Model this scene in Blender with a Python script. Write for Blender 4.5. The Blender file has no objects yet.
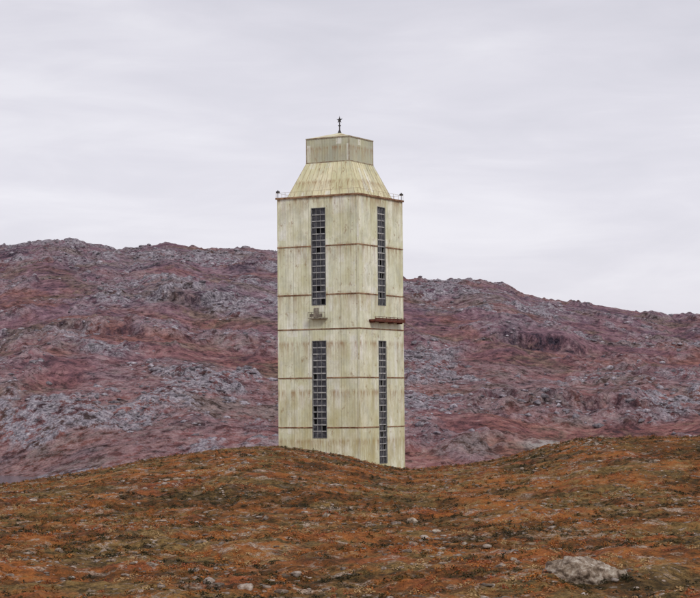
import bpy, math, random
import numpy as np
from mathutils import Matrix, Vector
random.seed(4); rng=np.random.default_rng(7)
sc=bpy.context.scene
sc.view_settings.view_transform='Standard'; sc.view_settings.look='None'; sc.view_settings.exposure=0
F=1985.0; H0=400.0
# ---------------- camera
pitch=math.atan((H0-299)/F); roll=math.radians(-0.5)
R=Matrix.Rotation(math.radians(90)+pitch,4,'X')@Matrix.Rotation(roll,4,'Z')
cam=bpy.data.cameras.new('camera'); camo=bpy.data.objects.new('camera',cam)
sc.collection.objects.link(camo); camo.matrix_world=R
cam.sensor_width=36; cam.lens=36*F/700.0; cam.clip_end=30000; cam.clip_start=0.5
sc.camera=camo
R3=R.to_3x3()
def ray(px,py):
    d=R3@Vector(((px-350)/F,-(py-299)/F,-1)); return d/d.y
def unp(px,py,y):
    d=ray(px,py); return d.x*y,d.z*y
# ---------------- noise
def _h(ix,iy,s):
    n=(ix.astype(np.int64)*374761393+iy.astype(np.int64)*668265263+s*982451653)&0x7fffffff
    n=((n^(n>>13))*1274126177)&0x7fffffff
    return ((n^(n>>16))&0xffff)/65535.0
def pn(x,y,s=0):
    ix=np.floor(x);iy=np.floor(y);fx=x-ix;fy=y-iy
    u=fx*fx*fx*(fx*(fx*6-15)+10);v=fy*fy*fy*(fy*(fy*6-15)+10)
    def g(a,b):
        t=_h(ix+a,iy+b,s)*2*np.pi
        return np.cos(t)*(fx-a)+np.sin(t)*(fy-b)
    n0=g(0,0)*(1-u)+g(1,0)*u; n1=g(0,1)*(1-u)+g(1,1)*u
    return (n0*(1-v)+n1*v)*1.5
def fbm(x,y,wl,o=4,s=0,gain=.5):
    r=0;a=1.0;t=0
    for i in range(o):
        r=r+a*pn(x/wl+17.3*i,y/wl-9.1*i,s+i*7);t+=a;a*=gain;wl/=2.03
    return r/t
def ss(a,b,x):
    t=np.clip((x-a)/(b-a),0,1);return t*t*(3-2*t)
# ---------------- terrain profiles (world metres)
cr=[(-300,486),(-100,490),(0,484),(25,481),(50,477),(100,469),(150,459),(200,452),(250,447),(280,447),(310,450),(340,455),(370,462),(400,468),(430,467),(470,463),(510,456),(545,446),(580,439),(620,437),(660,436),(700,436),(850,438),(1100,450)]
cx,cz=np.array([unp(a,b,300) for a,b in cr]).T
cz0=cz.copy()
sk=[(-600,262),(-300,235),(-100,252),(0,248),(20,244),(45,241),(75,246),(100,248),(130,253),(150,248),(170,245),(200,251),(225,252),(250,249),(277,253),(320,262),(360,272),(402,278),(440,281),(480,281),(500,284),(515,290),(525,297),(560,302),(600,306),(630,311),(650,315),(670,318),(700,317),(850,322),(1100,300),(1400,330)]
sx,sz=np.array([unp(a,b,1900) for a,b in sk]).T
CLF=[]
def smooth_interp(x,xs,zs,w):
    return (np.interp(x-w,xs,zs)+np.interp(x,xs,zs)*2+np.interp(x+w,xs,zs))/4
def height(x,y):
    zb=np.interp(y,[-600,0,40,100,150,220,300],[-8,-1.9,-5.8,-10.4,-11.6,-12.6,-13.4])
    zc=smooth_interp(x,cx,cz,3.0)
    t=ss(185,300,y)
    z=zb*(1-t)+zc*t
    zp_=-16.0-7.5*ss(22,55,np.abs(x+2))
    t2=ss(300,392,y); z=np.where(y>300,zc*(1-t2)+zp_*t2,z)
    t3=ss(425,600,y); z=np.where(y>425,zp_*(1-t3)-32*t3,z)
    fe=ss(60,110,y)*(1-ss(420,600,y))
    pad=1-np.exp(-(((x+2)**2+(y-405)**2)/22**2)**2)
    cre=1-0.75*np.exp(-((y-298)/34)**2)
    n=1.5*fbm(x,y,42,3,1)*cre+1.2*(0.35-np.abs(fbm(x,y,17,3,11)))*cre
    hum=0.62*fbm(x,y,4.2,3,21)*(.4+.6*cre)+0.18*fbm(x,y,1.0,2,31)
    z=z+fe*pad*(n+hum)
    zs=smooth_interp(x*1900/np.maximum(y,800),sx,sz,5)
    tt=np.clip((y-850)/1050,0,1); g=1.4*tt-0.4*tt*tt
    zf=-32+(zs+32)*g
    env=ss(800,1000,y)*(1-0.75*ss(1650,1880,y))
    rid=1-2*np.abs(fbm(x,y,150,4,41))
    nf=env*(17*fbm(x,y,330,3,51)+9*(rid-0.6))
    m=ss(0.02,0.22,fbm(x,y,70,5,61,0.6))
    e2=ss(760,900,y)
    nf=nf+e2*(4.6*m*(0.6+fbm(x,y,22,3,71))+1.8*fbm(x,y,14,3,81)*(.45+.8*m)+1.0*np.abs(fbm(x,y,5,2,91)))
    for (cx_,cy_,wx,hh) in CLF:
        yy=cy_+26*fbm(x,y*0,30,4,97,.6)
        nf=nf+hh*np.exp(-((x-cx_)/wx)**4)*(ss(yy,yy+4,y)*(1-ss(yy+10,yy+150,y)))
    lb=((x+186)/66)**2+((y-848)/92)**2
    nf=nf*(1-np.exp(-(lb/1.5)**2))
    z=np.where(y>760,zf+nf,z)
    z=np.where(y>1900,zf+nf-np.minimum((y-1900)*0.09,120),z)
    bas=np.exp(-lb**2)
    z=np.where(y>650,z*(1-bas)+(-36.0)*bas,z)
    return z
def hit(px,py,y0=70,y1=330):
    ys=np.linspace(y0,y1,4000); d=ray(px,py)
    dz=height(d.x*ys,ys)-d.z*ys
    i=np.argmax(dz>0); return d.x*ys[i],ys[i],float(height(np.array([d.x*ys[i]]),np.array([ys[i]]))[0])
yy=np.linspace(225,330,160)
for it in range(2):
    for i,X0 in enumerate(cx):
        k=[(X0+dx)/300. for dx in (-2,0,2)]
        act=np.mean([np.max(height(q*yy,yy)/yy) for q in k])*300
        cz[i]+=cz0[i]-act
for (a,b,w_,h_) in ((543,350,30,10),(610,405,30,5),(190,303,34,6),(520,400,28,4),(90,330,40,4)):
    q=hit(a,b,860,1880);CLF.append((q[0],q[1],w_,h_))
# ---------------- node helpers
def newmat(name,rough=0.9,spec=0.2):
    m=bpy.data.materials.new(name);m.use_nodes=True;nt=m.node_tree
    b=nt.nodes['Principled BSDF'];b.inputs['Roughness'].default_value=rough
    b.inputs['Specular IOR Level'].default_value=spec
    return m,nt,b
class N:
    def __init__(s,nt): s.nt=nt
    def obj(s): 
        return s.nt.nodes.new('ShaderNodeTexCoord').outputs['Object']
    def attr(s,n,kind='Fac'):
        a=s.nt.nodes.new('ShaderNodeAttribute');a.attribute_name=n;return a.outputs[kind]
    def mp(s,v,sc_=(1,1,1),loc=(0,0,0)):
        m=s.nt.nodes.new('ShaderNodeMapping');s.nt.links.new(v,m.inputs[0]);m.inputs['Scale'].default_value=sc_;m.inputs['Location'].default_value=loc;return m.outputs[0]
    def noise(s,v,scale,det=5,rough=.6,dist=0):
        n=s.nt.nodes.new('ShaderNodeTexNoise');s.nt.links.new(v,n.inputs['Vector'])
        n.inputs['Scale'].default_value=scale;n.inputs['Detail'].default_value=det;n.inputs['Roughness'].default_value=rough;n.inputs['Distortion'].default_value=dist
        return n.outputs['Fac']
    def ramp(s,f,stops):
        r=s.nt.nodes.new('ShaderNodeValToRGB');s.nt.links.new(f,r.inputs[0]);e=r.color_ramp.elements
        while len(e)<len(stops): e.new(0.5)
        for i,(p,c) in enumerate(stops):
            e[i].position=p
            if not hasattr(c,'__len__'): c=(c,c,c)
            e[i].color=(*c,1)
        return r.outputs[0]
    def mix(s,f,a,b,mode='MIX'):
        m=s.nt.nodes.new('ShaderNodeMix');m.data_type='RGBA';m.blend_type=mode
        for sock,v in ((m.inputs[0],f),(m.inputs[6],a),(m.inputs[7],b)):
            if isinstance(v,bpy.types.NodeSocket): s.nt.links.new(v,sock)
            elif isinstance(v,(int,float)): sock.default_value=v
            else: sock.default_value=(*v,1)
        return m.outputs[2]
    def math(s,op,a,b=None,c=None,clamp=False):
        m=s.nt.nodes.new('ShaderNodeMath');m.operation=op;m.use_clamp=clamp
        for i,v in enumerate((a,b,c)):
            if v is None: continue
            if isinstance(v,bpy.types.NodeSocket): s.nt.links.new(v,m.inputs[i])
            else: m.inputs[i].default_value=v
        return m.outputs[0]
    def bump(s,h,b,strength=.5,dist=.1):
        n=s.nt.nodes.new('ShaderNodeBump');s.nt.links.new(h,n.inputs['Height']);n.inputs['Strength'].default_value=strength;n.inputs['Distance'].default_value=dist
        s.nt.links.new(n.outputs[0],b.inputs['Normal'])
# ---------------- materials
def mat_fore():
    m,nt,b=newmat('autumn_tundra',0.95,0.1);n=N(nt);o=n.obj()
    big=n.noise(o,0.045,3,.6,.6);mid=n.noise(n.mp(o,loc=(31,7,2)),0.25,4,.65,.4);fine=n.noise(n.mp(o,loc=(3,77,2)),1.3,5,.75);vf=n.noise(o,6,3,.7)
    f=n.math('ADD',n.math('MULTIPLY',big,.25),n.math('ADD',n.math('MULTIPLY',mid,.4),n.math('MULTIPLY',fine,.35)))
    c=n.ramp(f,[(.39,(.045,.026,.014)),(.44,(.13,.058,.020)),(.485,(.26,.092,.028)),(.53,(.39,.140,.038)),(.57,(.29,.135,.045)),(.62,(.43,.26,.12))])
    red=n.ramp(n.noise(n.mp(o,loc=(90,4,2)),.09,5,.65,.5),[(.5,0.),(.62,.6)])
    c=n.mix(red,c,n.ramp(fine,[(.38,(.09,.028,.018)),(.6,(.33,.09,.045))]))
    ol=n.ramp(n.noise(n.mp(o,loc=(9,44,2)),.10,6,.7,.5),[(.465,0.),(.57,.9)])
    c=n.mix(ol,c,n.ramp(fine,[(.38,(.055,.042,.018)),(.6,(.27,.175,.065))]))
    pale=n.ramp(n.noise(n.mp(o,loc=(9,144,2)),.35,7,.78,.3),[(.545,0.),(.61,.9)])
    c=n.mix(pale,c,n.ramp(vf,[(.35,(.22,.15,.105)),(.6,(.50,.39,.31))]))
    dark=n.ramp(vf,[(.3,.45),(.5,1.),(.75,1.3)])
    c=n.mix(1.0,c,dark,'MULTIPLY')
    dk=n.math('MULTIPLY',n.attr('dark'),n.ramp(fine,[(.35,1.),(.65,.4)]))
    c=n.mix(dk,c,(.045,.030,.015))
    nt.links.new(c,b.inputs['Base Color'])
    n.bump(n.math('ADD',fine,n.math('MULTIPLY',vf,.4)),b,1.,.35)
    return m
def mat_far():
    m,nt,b=newmat('far_hillside',0.95,0.1);n=N(nt);o=n.obj()  # hillside colours carry a purple, lightened tint painted in for aerial haze
    big=n.noise(o,0.008,3,.6,.8);mid=n.noise(n.mp(o,loc=(31,7,2)),0.030,5,.7,.5);fine=n.noise(n.mp(o,loc=(3,77,2)),.16,5,.75);vf=n.noise(o,.7,3,.7)
    f=n.math('ADD',n.math('MULTIPLY',mid,.55),n.math('MULTIPLY',fine,.45))
    c=n.ramp(f,[(.38,(.055,.034,.040)),(.44,(.145,.066,.070)),(.50,(.26,.112,.108)),(.55,(.32,.155,.140)),(.62,(.39,.26,.24))])
    up=n.math('ADD',n.attr('up'),n.math('MULTIPLY',n.math('SUBTRACT',big,.5),1.8),clamp=True)
    c2=n.ramp(f,[(.38,(.052,.038,.056)),(.45,(.130,.078,.106)),(.51,(.220,.124,.156)),(.57,(.30,.190,.22)),(.64,(.38,.29,.31))])
    c=n.mix(up,c,c2)
    orr=n.ramp(n.noise(n.mp(o,loc=(8,3,5)),.011,6,.7,.6),[(.50,0.),(.61,.65)])
    c=n.mix(orr,c,n.ramp(fine,[(.4,(.16,.065,.050)),(.6,(.37,.165,.12))]))
    olv=n.ramp(n.noise(n.mp(o,loc=(58,3,5)),.016,6,.72,.6),[(.505,0.),(.60,.8)])
    c=n.mix(olv,c,n.ramp(fine,[(.4,(.065,.048,.040)),(.6,(.27,.185,.14))]))
    rk=n.math('MULTIPLY',n.attr('rock'),n.ramp(fine,[(.42,0.),(.50,1.)]))
    rc=n.ramp(vf,[(.3,(.10,.088,.112)),(.5,(.30,.265,.30)),(.7,(.49,.455,.485))])
    c=n.mix(rk,c,rc)
    c=n.mix(n.math('MULTIPLY',n.attr('pale'),n.ramp(fine,[(.38,.3),(.5,.9)])),c,(.42,.39,.37))
    dk=n.ramp(n.noise(n.mp(o,loc=(50,3,5)),.22,6,.8),[(.37,.25),(.47,.82),(.55,1.),(.7,1.3)])
    c=n.mix(1.0,c,dk,'MULTIPLY')
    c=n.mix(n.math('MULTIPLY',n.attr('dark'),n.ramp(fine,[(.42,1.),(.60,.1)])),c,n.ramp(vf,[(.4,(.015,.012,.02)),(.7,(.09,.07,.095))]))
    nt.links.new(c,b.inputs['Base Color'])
    n.bump(n.math('ADD',fine,n.math('MULTIPLY',vf,.4)),b,1.,2.4)
    return m
# ---------------- terrain mesh
u=np.concatenate([np.linspace(-1.6,-.26,60)[:-1],np.linspace(-.26,.26,1150),np.linspace(.26,1.6,60)[1:]])
def terrain(name,ys,mat,attrs):
    U,Y=np.meshgrid(u,ys); X=U*np.maximum(Y,90.)
    Z=height(X,Y); nr,nc=X.shape
    co=np.stack([X,Y,Z],-1).reshape(-1,3).astype(np.float32)
    i=np.arange(nr*nc).reshape(nr,nc)
    q=np.stack([i[:-1,:-1],i[:-1,1:],i[1:,1:],i[1:,:-1]],-1).reshape(-1,4)
    me=bpy.data.meshes.new(name);me.vertices.add(len(co));me.vertices.foreach_set('co',co.ravel())
    me.loops.add(q.size);me.loops.foreach_set('vertex_index',q.ravel().astype(np.int32))
    me.polygons.add(len(q));me.polygons.foreach_set('loop_start',np.arange(0,q.size,4,dtype=np.int32))
    me.polygons.foreach_set('use_smooth',np.ones(len(q),bool))
    me.update()
    for k,v in attrs(X,Y,Z).items():
        a=me.attributes.new(k,'FLOAT','POINT');a.data.foreach_set('value',np.clip(v,0,1).astype(np.float32).ravel())
    me.materials.append(mat)
    ob=bpy.data.objects.new(name,me);sc.collection.objects.link(ob);return ob
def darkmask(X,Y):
    d=ss(.10,.24,np.abs(fbm(X,Y,17,3,11)))*ss(-.05,.15,fbm(X,Y,9,4,15,.6))  # hollows darkened: wet peat, plus relief shade painted into the colour
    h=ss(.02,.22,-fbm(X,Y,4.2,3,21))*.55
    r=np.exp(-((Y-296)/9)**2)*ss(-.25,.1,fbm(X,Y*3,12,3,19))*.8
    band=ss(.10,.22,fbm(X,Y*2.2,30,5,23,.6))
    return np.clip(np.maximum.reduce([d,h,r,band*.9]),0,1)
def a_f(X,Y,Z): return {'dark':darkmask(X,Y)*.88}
def a_r(X,Y,Z):
    r=ss(-0.02,0.2,fbm(X,Y,70,5,61,0.6))
    r2=ss(-0.04,0.14,fbm(X,Y,190,5,64,0.6))
    up=ss(-20,70,Z)
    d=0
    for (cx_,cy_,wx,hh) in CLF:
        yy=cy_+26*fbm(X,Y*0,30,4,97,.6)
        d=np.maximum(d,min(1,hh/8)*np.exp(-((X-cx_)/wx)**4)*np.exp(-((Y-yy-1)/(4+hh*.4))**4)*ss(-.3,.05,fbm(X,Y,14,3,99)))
    p=np.exp(-(((X-89)/13)**2+((Y-905)/9)**2)**2)
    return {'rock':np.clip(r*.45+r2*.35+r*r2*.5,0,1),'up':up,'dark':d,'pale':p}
matF=mat_fore();matR=mat_far()
ysF=np.concatenate([np.linspace(-400,60,20)[:-1],np.linspace(60,90,16)[:-1],90*(325/90.)**np.linspace(0,1,520),np.linspace(327,620,50)])
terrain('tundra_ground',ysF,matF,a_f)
ysR=np.concatenate([np.linspace(620,760,20)[:-1],np.linspace(760,1960,640),np.linspace(1970,9000,50)])
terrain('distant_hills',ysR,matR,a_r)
# ---------------- generic mesh builder
class MB:
    def __init__(s): s.v=[];s.f=[];s.uv=[]
    def quad(s,a,b,c,d,uv=None):
        i=len(s.v);s.v+=[a,b,c,d];s.f.append((i,i+1,i+2,i+3));s.uv.append(uv or [(0,0)]*4)
    def tri(s,a,b,c,uv=None):
        i=len(s.v);s.v+=[a,b,c];s.f.append((i,i+1,i+2));s.uv.append(uv or [(0,0)]*3)
    def box(s,x0,x1,y0,y1,z0,z1):
        p=[(x0,y0,z0),(x1,y0,z0),(x1,y1,z0),(x0,y1,z0),(x0,y0,z1),(x1,y0,z1),(x1,y1,z1),(x0,y1,z1)]
        for f in ((3,2,1,0),(4,5,6,7),(0,1,5,4),(1,2,6,5),(2,3,7,6),(3,0,4,7)): s.quad(*[p[k] for k in f],uv=[(p[k][0]+p[k][1],p[k][2]) for k in f])
    def cyl(s,x,y,z0,z1,r0,r1,n=8):
        for k in range(n):
            a=2*math.pi*k/n;b=2*math.pi*(k+1)/n
            s.quad((x+r0*math.cos(a),y+r0*math.sin(a),z0),(x+r0*math.cos(b),y+r0*math.sin(b),z0),(x+r1*math.cos(b),y+r1*math.sin(b),z1),(x+r1*math.cos(a),y+r1*math.sin(a),z1))
    def make(s,name,mat,parent=None):
        me=bpy.data.meshes.new(name);me.from_pydata(s.v,[],s.f)
        l=me.uv_layers.new(name='UVMap');fl=[c for q in s.uv for p in q for c in p];l.data.foreach_set('uv',fl)
        me.materials.append(mat);ob=bpy.data.objects.new(name,me);sc.collection.objects.link(ob)
        if parent: ob.parent=parent
        return ob
# tower materials
def mat_clad(name,base,dirty=1.0,storey=True):
    m,nt,b=newmat(name,0.6,0.3);n=N(nt)
    uv=nt.nodes.new('ShaderNodeUVMap').outputs[0]
    sep=nt.nodes.new('ShaderNodeSeparateXYZ');nt.links.new(uv,sep.inputs[0]);U_,V_=sep.outputs[0],sep.outputs[1]
    def cellnoise(w,h,ofs):
        cell=nt.nodes.new('ShaderNodeCombineXYZ')
        nt.links.new(n.math('FLOOR',n.math('DIVIDE',n.math('ADD',U_,ofs),w)),cell.inputs[0]);nt.links.new(n.math('FLOOR',n.math('DIVIDE',n.math('ADD',V_,16.+ofs),h)),cell.inputs[1])
        wn=nt.nodes.new('ShaderNodeTexWhiteNoise');wn.noise_dimensions='2D';nt.links.new(cell.outputs[0],wn.inputs['Vector']);return wn.outputs['Value']
    b1=tuple(x*k for x,k in zip(base,(.84,.86,.79)))
    c=n.mix(cellnoise(1.8,9.64,0),base,b1)
    wh=n.math('MULTIPLY',n.math('GREATER_THAN',cellnoise(1.2,4.82,.3),.80),.65)
    c=n.mix(wh,c,(.90,.91,.85))
    g=n.ramp(n.noise(n.mp(uv,(1,.6,1)),.22,6,.72),[(.41,0.),(.62,.75*dirty)])
    c=n.mix(g,c,(.59,.57,.34))
    g=n.ramp(n.noise(n.mp(uv,(1,.6,1),(9,70,0)),.3,6,.72),[(.49,0.),(.68,.6*dirty)])
    c=n.mix(g,c,(.45,.46,.37))
    st=n.ramp(n.noise(n.mp(uv,(1.1,.10,1)),.8,5,.75),[(.50,0.),(.72,.55*dirty)])
    c=n.mix(st,c,(.40,.37,.23))
    fr=n.math('FRACT',n.math('DIVIDE',U_,3.6))
    j=n.math('MULTIPLY',n.math('LESS_THAN',fr,.035),.35)
    c=n.mix(j,c,(.22,.20,.15))
    rs=n.math('FRACT',n.math('DIVIDE',n.math('SUBTRACT',V_,1.62),9.62 if storey else 7))
    near=n.ramp(rs,[(0.0,.9),(.07,0.),(.55,0.),(.88,.45),(1.0,1.)])
    sn=n.ramp(n.noise(n.mp(uv,(1.0,.14,1),(5,3,0)),1.0,5,.75),[(.44,0.),(.60,.85)])
    c=n.mix(n.math('MULTIPLY',near,sn),c,(.33,.19,.09))
    sp=n.ramp(n.noise(n.mp(uv,(1,.6,1),(15,3,0)),.8,6,.78),[(.575,0.),(.65,.75)])
    c=n.mix(n.math('MULTIPLY',sp,dirty,clamp=True),c,(.34,.23,.13))
    lowz=n.ramp(n.math('DIVIDE',n.math('ADD',V_,17.),60.),[(0.,1.),(.22,.5),(.5,.0)])
    ln=n.ramp(n.noise(n.mp(uv,(.9,.35,1),(1,33,0)),.4,5,.7),[(.40,0.),(.60,.85)])
    if storey: c=n.mix(n.math('MULTIPLY',lowz,ln),c,(.47,.40,.17))
    nt.links.new(c,b.inputs['Base Color']);n.bump(n.noise(n.mp(uv,(1,1,1)),1.1,4,.6),b,.35,.1)
    return m
def simple(name,c1,c2,scale=1.5,rough=.8):
    m,nt,b=newmat(name,rough,.25);n=N(nt);f=n.noise(n.obj(),scale,5,.7)
    nt.links.new(n.ramp(f,[(.38,c1),(.62,c2)]),b.inputs['Base Color']);return m
clad=mat_clad('pale_corrugated_cladding',(.90,.90,.75))
roofm=mat_clad('stained_roof_sheet',(.84,.78,.55),1.2,False)
topm=mat_clad('vent_block_sheet',(.50,.50,.41),.8,False)
rust=simple('rusty_flashing',(.13,.055,.028),(.38,.24,.14),.7)
rust2=simple('red_brown_steel',(.07,.02,.015),(.16,.05,.03),1.5)
steel=simple('dark_steel',(.03,.03,.035),(.08,.07,.07),2)
fram=simple('window_frame_paint',(.14,.14,.14),(.28,.28,.27),1.2)
bars=simple('window_transom_paint',(.22,.22,.23),(.48,.48,.47),1.0)
darkin=simple('dark_interior',(.03,.03,.035),(.045,.045,.05))
gl,nt,b=newmat('window_glass',.4,.3);n=N(nt)
uvn=n.obj();nt.links.new(n.ramp(n.noise(uvn,.9,3,.7),[(.42,(.03,.03,.036)),(.58,(.07,.07,.085)),(.68,(.17,.17,.19))]),b.inputs['Base Color'])
# ---------------- tower
S=18.5; HS=S/2
th=math.radians(-29.4)
tx,_=unp(341.3,330,400); ty=400.
root=bpy.data.objects.new('drilling_derrick_tower',None);sc.collection.objects.link(root)
root.location=(tx,ty,0);root.rotation_euler=(0,0,th)
def zp(py): return unp(341,py,398)[1]
ZB=-18.0; ZE=zp(200)
faces=[((-HS,-HS),(1,0),(0,-1)),((HS,-HS),(0,1),(1,0)),((HS,HS),(-1,0),(0,1)),((-HS,HS),(0,-1),(-1,0))]
pitchc=.6
def cladding(mb,P,d,nrm,u0,u1,z0,z1,k):
    pts=[];prof=[(0,0),(.34,0),(.38,-.025),(.56,-.025)]
    i=math.floor(u0/pitchc)
    pts.append((u0,0.))
    while i*pitchc<u1:
        for a,o in prof:
            q=i*pitchc+a
            if u0+.01<q<u1-.01: pts.append((q,o))
        i+=1
    pts.append((u1,0.))
    for (a,oa),(c,oc) in zip(pts[:-1],pts[1:]):
        A=(P[0]+d[0]*a+nrm[0]*oa,P[1]+d[1]*a+nrm[1]*oa);C=(P[0]+d[0]*c+nrm[0]*oc,P[1]+d[1]*c+nrm[1]*oc)
        mb.quad((*A,z0),(*C,z0),(*C,z1),(*A,z1),[(a+k*20,z0),(c+k*20,z0),(c+k*20,z1),(a+k*20,z1)])
wl0,wl1=.43*S,.595*S
W2=[(zp(306),zp(211)),(zp(437),zp(342))]
win={0:W2,1:[(zp(306),zp(209)),(zp(463),zp(342))],2:W2,3:W2}
wall=MB();frm=MB();brs=MB();glass=MB();inn=MB()
def fbox(mb,k,u0,u1,o0,o1,z0,z1):
    P,d,nr=faces[k]
    xs=[P[0]+d[0]*a+nr[0]*o for a in(u0,u1) for o in(o0,o1)];ys_=[P[1]+d[1]*a+nr[1]*o for a in(u0,u1) for o in(o0,o1)]
    mb.box(min(xs),max(xs),min(ys_),max(ys_),z0,z1)
for k,(P,d,nr) in enumerate(faces):
    cladding(wall,P,d,nr,0,wl0,ZB,ZE,k);cladding(wall,P,d,nr,wl1,S,ZB,ZE,k)
    (h0,h1),(l0,l1)=win[k]
    for a,c in ((ZB,l0),(l1,h0),(h1,ZE)): cladding(wall,P,d,nr,wl0,wl1,a,c,k)
    for a,c in win[k]:
        fbox(inn,k,wl0-.02,wl1+.02,-1.2,-.9,a-.1,c+.1)
        for uu in (wl0-.12,wl1): fbox(frm,k,uu,uu+.12,-.5,.06,a-.1,c+.1)
        for zz in (a-.12,c): fbox(frm,k,wl0,wl1,-.5,.05,zz,zz+.12)
        W=wl1-wl0
        for t in (.30,.62): fbox(frm,k,wl0+W*t-.04,wl0+W*t+.04,-.30,-.12,a,c)
        nrow=int(round((c-a)/1.3));hh=(c-a)/nrow
        for r_ in range(nrow):
            if r_: fbox(brs,k,wl0,wl1,-.28,-.08,a+r_*hh-.11,a+r_*hh+.11)
            for q,(t0,t1) in enumerate(((0,.3),(.3,.62),(.62,1))):
                if random.random()<.12: continue
                o=-.22+random.uniform(-.02,.02)
                fbox(glass,k,wl0+W*t0+.02,wl0+W*t1-.02,o-.02,o,a+r_*hh+.05,a+(r_+1)*hh-.05)
wall.make('cladding_walls',clad,root);frm.make('window_frames',fram,root);brs.make('window_transoms',bars,root);glass.make('window_glass',gl,root);inn.make('window_interior',darkin,root)
fl=MB()
for py in (248,296,330,378,427):
    z=zp(py)
    for k in range(4):
        hit_=any(a<z<c for a,c in win[k])
        e0=-.09 if k%2==0 else .03
        for (a,c) in ((e0,wl0-.13),(wl1+.13,S-e0)):
            fbox(fl,k,a,c,-.03,.09,z-.11,z+.11)
        if not hit_: fbox(fl,k,wl0-.13,wl1+.13,-.03,.08,z-.10,z+.10)
fl.make('storey_flashings',rust,root)
ct=MB()
for sx_ in(-1,1):
    for sy_ in(-1,1):
        x0=sx_*HS;y0=sy_*HS
        ct.box(min(x0+sx_*.05,x0-sx_*.22),max(x0+sx_*.05,x0-sx_*.22),min(y0+sy_*.05,y0-sy_*.22),max(y0+sy_*.05,y0-sy_*.22),ZB,ZE)
ct.make('corner_trims',mat_clad('corner_sheet',(.86,.85,.69)),root)
ev=MB();ev.box(-HS-.3,HS+.3,-HS-.3,HS+.3,ZE,ZE+.34);ev.make('eaves_slab',rust,root)
ZR=ZE+.34;ZT=zp(163);a=HS*105/124.;bb=HS*66/124.
rf=MB();ribs=MB()
seg=22
for k,(P,d,nr) in enumerate(faces):
    for i in range(seg):
        t0,t1=-1+2*i/seg,-1+2*(i+1)/seg
        def pt(t,r,z,o=0): return (nr[0]*(r+o)+d[0]*r*t,nr[1]*(r+o)+d[1]*r*t,z)
        rf.quad(pt(t0,a,ZR),pt(t1,a,ZR),pt(t1,bb,ZT),pt(t0,bb,ZT),[(t0*a+k*30,ZR),(t1*a+k*30,ZR),(t1*bb+k*30,ZT),(t0*bb+k*30,ZT)])
        if i%2==0:
            tw=.035/a
            ribs.quad(pt(t0-tw,a,ZR,.05),pt(t0+tw,a,ZR,.05),pt(t0+tw,bb,ZT,.05),pt(t0-tw,bb,ZT,.05))
            ribs.quad(pt(t0+tw,a,ZR,.05),pt(t0+tw,a,ZR,-.02),pt(t0+tw,bb,ZT,-.02),pt(t0+tw,bb,ZT,.05))
            ribs.quad(pt(t0-tw,a,ZR,-.02),pt(t0-tw,a,ZR,.05),pt(t0-tw,bb,ZT,.05),pt(t0-tw,bb,ZT,-.02))
rf.make('hipped_roof',roofm,root);ribs.make('roof_seams',simple('roof_seam_metal',(.33,.23,.12),(.66,.58,.40),.8),root)
ZC=zp(139.5);tb=MB()
f2=[((-bb,-bb),(1,0),(0,-1)),((bb,-bb),(0,1),(1,0)),((bb,bb),(-1,0),(0,1)),((-bb,bb),(0,-1),(-1,0))]
for k,(P,d,nr) in enumerate(f2): cladding(tb,P,d,nr,0,2*bb,ZT,ZC,k)
tb.make('vent_block_walls',topm,root)
co_=MB();co_.box(-bb-.12,bb+.12,-bb-.12,bb+.12,ZC,ZC+.22);co_.box(-bb-.1,bb+.1,-bb-.1,bb+.1,ZT-.10,ZT+.08)
for s_ in (-1,1):
    co_.box(s_*bb-.08,s_*bb+.08,-bb-.05,-bb+.11,ZT+.08,ZC);co_.box(s_*bb-.08,s_*bb+.08,bb-.11,bb+.05,ZT+.08,ZC)
co_.make('vent_block_cornice',simple('cornice_metal',(.22,.14,.09),(.46,.42,.30),.9),root)
cap=MB();ap=(0,0,zp(131.5));r=bb*.98;cc=[(-r,-r,ZC+.22),(r,-r,ZC+.22),(r,r,ZC+.22),(-r,r,ZC+.22)]
for i in range(4): cap.tri(cc[i],cc[(i+1)%4],ap,[(0,0),(5,0),(2,3)])
cap.make('cap_roof',roofm,root)
ms=MB();z=ap[2]
ms.cyl(0,0,z-.4,zp(117),.16,.09);ms.cyl(0,0,z-.3,z+.5,.5,.2)
zf=zp(118.5)
for q in range(5):
    an=math.pi/2+q*2*math.pi/5; rr=.75
    ca,sa=math.cos(an),math.sin(an);w=.2
    for s_ in (-1,1):
        ms.tri((rr*ca,s_*.001,zf+rr*sa),(w*-sa,s_*.12,zf+w*ca),(w*sa,s_*.12,zf-w*ca))
ms.cyl(0,0,zp(114.5)-.4,zp(114.5),.05,.03)
ms.cyl(0,0,z+1.4,z+1.55,.3,.3)
ms.make('mast_with_star',steel,root)
rl=MB();e=HS+.15;zr=ZR+1.0
for k,(P,d,nr) in enumerate(faces):
    for i in range(9):
        uu=-e+2*e*i/9.;x=nr[0]*e+d[0]*uu;y=nr[1]*e+d[1]*uu
        rl.box(x-.025,x+.025,y-.025,y+.025,ZR,zr)
    for zz in (zr-.03,):
        p=(nr[0]*e-d[0]*e,nr[1]*e-d[1]*e);q=(nr[0]*e+d[0]*e,nr[1]*e+d[1]*e)
        rl.box(min(p[0],q[0])-.02,max(p[0],q[0])+.02,min(p[1],q[1])-.02,max(p[1],q[1])+.02,zz,zz+.04)
rl.make('ledge_railing',simple('old_rail',(.30,.22,.14),(.5,.42,.3)),root)
lp=MB()
for s1 in(-1,1):
    for s2 in(-1,1):
        if (s1,s2)==(1,-1): continue
        x,y=s1*(HS-.1),s2*(HS-.1)
        lp.cyl(x,y,ZR,ZR+1.2,.07,.07);lp.box(x-.28,x+.28,y-.28,y+.28,ZR+1.0,ZR+1.35);lp.cyl(x,y,ZR+1.35,ZR+1.6,.2,.05)
lp.make('corner_lamps',steel,root)
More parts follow.
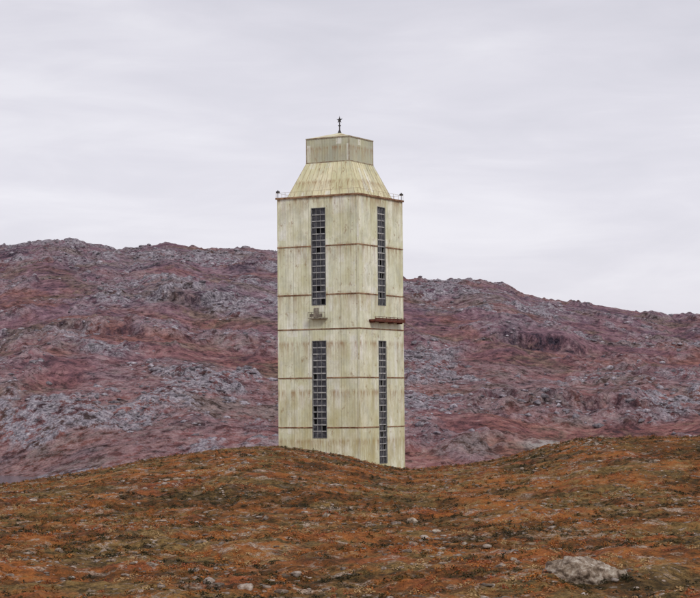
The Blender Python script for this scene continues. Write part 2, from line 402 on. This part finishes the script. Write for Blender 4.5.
pf=MB();z0=zp(323);fbox(pf,1,4.0,16.6,.07,1.5,z0,z0+.4)
for i in range(9): fbox(pf,1,4.0+i*1.56,4.08+i*1.56,1.4,1.48,z0+.4,z0+.9)
fbox(pf,1,4.0,16.6,1.38,1.5,z0+.9,z0+.98);fbox(pf,1,4.0,16.6,1.38,1.46,z0+.42,z0+.72)
for i in range(4): fbox(pf,1,4.3+i*3.8,4.5+i*3.8,.07,1.2,z0-.25,z0)
pf.make('maintenance_gallery',rust2,root)
pf=MB();z0=zp(320);gu0,gu1=wl0-.3,wl1+.5
fbox(pf,0,gu0,gu1,.07,1.3,z0,z0+.2)
for i in range(6):
    uu=gu0+(gu1-gu0-.08)*i/5;fbox(pf,0,uu,uu+.08,1.2,1.28,z0+.2,z0+1.2)
fbox(pf,0,gu0,gu1,1.19,1.29,z0+1.2,z0+1.3);fbox(pf,0,gu0+.4,gu1-.6,1.19,1.26,z0+.3,z0+1.0);fbox(pf,0,wl0+.4,wl0+1.5,.10,.14,z0+.2,z0+2.2)
pf.make('window_balcony',simple('weathered_steel',(.12,.10,.08),(.34,.30,.24)),root)
# ---------------- lake
lw,nt,b=newmat('lake_water',.12,.5);n=N(nt);b.inputs['Base Color'].default_value=(.10,.12,.15,1)
n.bump(n.noise(n.obj(),.8,3,.5),b,.05,.05)
lk=MB();c=(-186,848);npt=60;LZ=-32.7
for i in range(npt):
    p=[]
    for q in (i,i+1):
        an=2*math.pi*q/npt;rr=1+.05*math.sin(3*an)
        p.append((c[0]+80*rr*math.cos(an),c[1]+104*rr*math.sin(an),LZ))
    lk.tri((c[0],c[1],LZ),p[0],p[1])
lk.make('lake',lw)
# ---------------- rocks & shrubs
def ico(sub):
    import bmesh
    bm=bmesh.new();bmesh.ops.create_icosphere(bm,subdivisions=sub,radius=1)
    v=np.array([x.co[:] for x in bm.verts]);f=np.array([[q.index for q in x.verts] for x in bm.faces]);bm.free();return v,f
def rockshape(sub,seed,amp=.35):
    v,f=ico(sub);r=np.random.default_rng(seed)
    for _ in range(9):
        nn=r.normal(size=3);nn/=np.linalg.norm(nn);dd=r.uniform(.45,.85);p=v@nn
        v=v-np.outer(np.maximum(p-dd,0),nn)
    v=v*(1+amp*.1*r.normal(size=(len(v),1)));return v,f
def mass(name,base,P,Sc,Rz,mat,attr=None,shape_id=None):
    V=[];Fc=[];A=[];off=0
    for sid,(v,f) in enumerate(base):
        idx=np.where(shape_id==sid)[0]
        if len(idx)==0: continue
        c,s=np.cos(Rz[idx])[:,None],np.sin(Rz[idx])[:,None]
        x=v[None,:,0]*Sc[idx,0:1];y=v[None,:,1]*Sc[idx,1:2];z=v[None,:,2]*Sc[idx,2:3]
        w=np.stack([x*c-y*s+P[idx,0:1],x*s+y*c+P[idx,1:2],z+P[idx,2:3]],-1)
        V.append(w.reshape(-1,3));nv=len(v)
        Fc.append((f[None]+(np.arange(len(idx))*nv)[:,None,None]).reshape(-1,f.shape[1])+off);off+=nv*len(idx)
        if attr is not None: A.append(np.repeat(attr[idx],nv))
    V=np.concatenate(V).astype(np.float32);Fc=np.concatenate(Fc).astype(np.int32);k=Fc.shape[1]
    me=bpy.data.meshes.new(name);me.vertices.add(len(V));me.vertices.foreach_set('co',V.ravel())
    me.loops.add(Fc.size);me.loops.foreach_set('vertex_index',Fc.ravel());me.polygons.add(len(Fc));me.polygons.foreach_set('loop_start',np.arange(0,Fc.size,k,dtype=np.int32));me.update()
    if attr is not None:
        a_=me.attributes.new('tint','FLOAT','POINT');a_.data.foreach_set('value',np.concatenate(A).astype(np.float32))
    me.materials.append(mat);ob=bpy.data.objects.new(name,me);sc.collection.objects.link(ob);return ob
def mat_rock(name,cols,sc_=2.5):
    m,nt,b=newmat(name,.9,.2);n=N(nt);o=n.obj();f=n.noise(o,sc_,6,.7,.3)
    c=n.ramp(f,[(.35,cols[0]),(.5,cols[1]),(.65,cols[2])])
    tnt=n.ramp(n.attr('tint'),[(0,.45),(1,1.15)]);c=n.mix(1.,c,tnt,'MULTIPLY')
    nt.links.new(c,b.inputs['Base Color']);n.bump(f,b,.8,.25);return m
mr=mat_rock('lichen_stone',((.13,.08,.055),(.36,.28,.225),(.54,.47,.42)))
mb_=mat_rock('boulder_stone',((.07,.045,.03),(.30,.23,.175),(.56,.50,.43)),2.2)
mfr=mat_rock('far_stone',((.09,.078,.095),(.29,.255,.29),(.47,.44,.47)),.6)
base=[rockshape(2,i) for i in range(6)]
n_=22000;y=90*(320/90.)**np.sqrt(rng.random(n_));x=(rng.random(n_)*2-1)*.26*y
keep=(fbm(x,y,13,4,201,.6)+.25*rng.random(n_))>.21;x=x[keep];y=y[keep];n_=len(x)
sz_=.08+.22*rng.random(n_)**3+.26*(rng.random(n_)>.98)
P=np.stack([x,y,height(x,y)-.02*sz_],-1);Sc=np.stack([sz_*rng.uniform(1,1.8,n_),sz_*rng.uniform(.8,1.3,n_),sz_*rng.uniform(.4,.8,n_)],-1)
mass('stones',base,P,Sc,rng.random(n_)*6.28,mr,rng.random(n_)**1.2,rng.integers(0,6,n_))
n_=38000;y=900+1030*rng.random(n_);x=(rng.random(n_)*2-1)*.25*y
k_=fbm(x,y,70,5,61,.6)+.6*fbm(x,y,190,5,64,.6)
keep=((k_+.3*rng.random(n_))>.25)&((((x+186)/95)**2+((y-848)/120)**2)>1);x=x[keep];y=y[keep];n_=len(x)
sz_=.5+2.2*rng.random(n_)**5
P=np.stack([x,y,height(x,y)-.1*sz_],-1);Sc=np.stack([sz_*rng.uniform(1,2.2,n_),sz_*rng.uniform(.8,1.3,n_),sz_*rng.uniform(.4,.8,n_)],-1)
base1=[rockshape(1,i+20) for i in range(6)]
mass('hillside_rocks',base1,P,Sc,rng.random(n_)*6.28,mfr,rng.random(n_),rng.integers(0,6,n_))
def boulder(px,py,wpx,hpx,seed,tint=.8):
    x,y,z=hit(px,py);k=y/F;v,f=rockshape(5 if wpx>50 else 4,seed,.02)
    w=wpx*k/2;h=hpx*k
    nn=fbm(v[:,0]*3+seed,v[:,1]*3+v[:,2]*2,1.3,4,5,.6)
    n2=np.abs(fbm(v[:,0]*4+v[:,2]*3+seed,v[:,1]*4-v[:,2]*2,1.1,4,15,.6));v=v*(1+.35*nn[:,None]-.22*n2[:,None])
    mass('boulder',[(v,f)],np.array([[x,y,z+h*.12]]),np.array([[w,w*.7,h*.9]]),np.array([.2]),mb_,np.array([tint]),np.array([0]))
for a_ in ((588,580,92,28,3,.8),(412,524,14,6,5,1.),(326,517,9,6,6,.7),(436,533,10,4,8,.9),(465,545,9,3,12,.6),(150,547,16,4,13,.5),(232,470,9,3,15,.7),(655,462,14,3,16,.8),(60,552,12,4,17,.6),(515,560,10,3,18,.6)): boulder(*a_)
def clump(seed,nl=34):
    r=np.random.default_rng(seed);V=[];Fq=[]
    for i in range(nl):
        an=r.uniform(0,6.28);rad=abs(r.normal(0,.5));zz=r.uniform(0,1)*max(.15,1-rad*.8)
        c=np.array([rad*math.cos(an),rad*math.sin(an),zz]);a1=r.normal(size=3);a1/=np.linalg.norm(a1);a2=np.cross(a1,r.normal(size=3));a2/=np.linalg.norm(a2)
        l=.17;k=len(V);V+=[c-a1*l,c+a2*l*.6,c+a1*l,c-a2*l*.6];Fq.append((k,k+1,k+2,k+3))
    return np.array(V),np.array(Fq)
sb=[clump(i) for i in range(6)]
n_=34000;y=88*(312/88.)**np.sqrt(rng.random(n_));x=(rng.random(n_)*2-1)*.24*y
d1=fbm(x,y,14,4,301,.6);dm=darkmask(x,y)
keep=(d1+.35*rng.random(n_)+.2*dm)>.14;x=x[keep];y=y[keep];dm=dm[keep];n_=len(x)
sz_=.13+.25*rng.random(n_)**2
tint=np.clip(.60+1.5*fbm(x,y,11,3,333)+.22*rng.normal(size=n_)-.5*dm,0,1)
P=np.stack([x,y,height(x,y)-.03],-1);Sc=np.stack([sz_*1.6,sz_*1.6,sz_*rng.uniform(.6,1.3,n_)],-1)
ms_,nt,b=newmat('dwarf_birch_leaves',.8,.2);n=N(nt)
nt.links.new(n.ramp(n.attr('tint'),[(0,(.035,.030,.013)),(.25,(.095,.068,.020)),(.45,(.24,.095,.025)),(.62,(.40,.145,.034)),(.8,(.30,.08,.035)),(1.,(.43,.29,.14))]),b.inputs['Base Color'])
mass('tundra_shrubs',sb,P,Sc,rng.random(n_)*6.28,ms_,tint,rng.integers(0,6,n_))
# ---------------- world + sun
SE,SA=math.radians(38),math.radians(155)
w=bpy.data.worlds.new('World');sc.world=w;w.use_nodes=True;nt=w.node_tree;n=N(nt)
bg=nt.nodes['Background']
sky=nt.nodes.new('ShaderNodeTexSky');sky.sky_type='NISHITA';sky.sun_disc=False;sky.sun_elevation=SE;sky.sun_rotation=SA
g=nt.nodes.new('ShaderNodeTexCoord').outputs['Generated']
sep=nt.nodes.new('ShaderNodeSeparateXYZ');nt.links.new(g,sep.inputs[0])
z=sep.outputs[2]
f=n.noise(n.mp(g,(1,1,4.5)),3.6,5,.55,.4);f2=n.noise(n.mp(g,(1,1,4.5),(3,4,1)),11,5,.55,.6)
f=n.math('ADD',n.math('MULTIPLY',f,.65),n.math('MULTIPLY',f2,.35))
c=n.ramp(f,[(.38,(7.0,6.85,7.55)),(.5,(7.6,7.4,8.1)),(.62,(8.4,8.2,8.8))])
hz=n.ramp(z,[(0.,1.03),(.1,1.05),(.2,.97),(1.,.95)])
c=n.mix(1.,c,hz,'MULTIPLY')
c=n.mix(.93,sky.outputs[0],c)
nt.links.new(c,bg.inputs[0]);bg.inputs[1].default_value=.1
L=bpy.data.lights.new('sun','SUN');L.energy=1.4;L.angle=math.radians(14);L.color=(1,.97,.88)
lo=bpy.data.objects.new('sun',L);sc.collection.objects.link(lo)
dr=Vector((math.sin(SA)*math.cos(SE),math.cos(SA)*math.cos(SE),math.sin(SE)))
lo.rotation_euler=dr.to_track_quat('Z','Y').to_euler();lo.location=(50,-50,80)
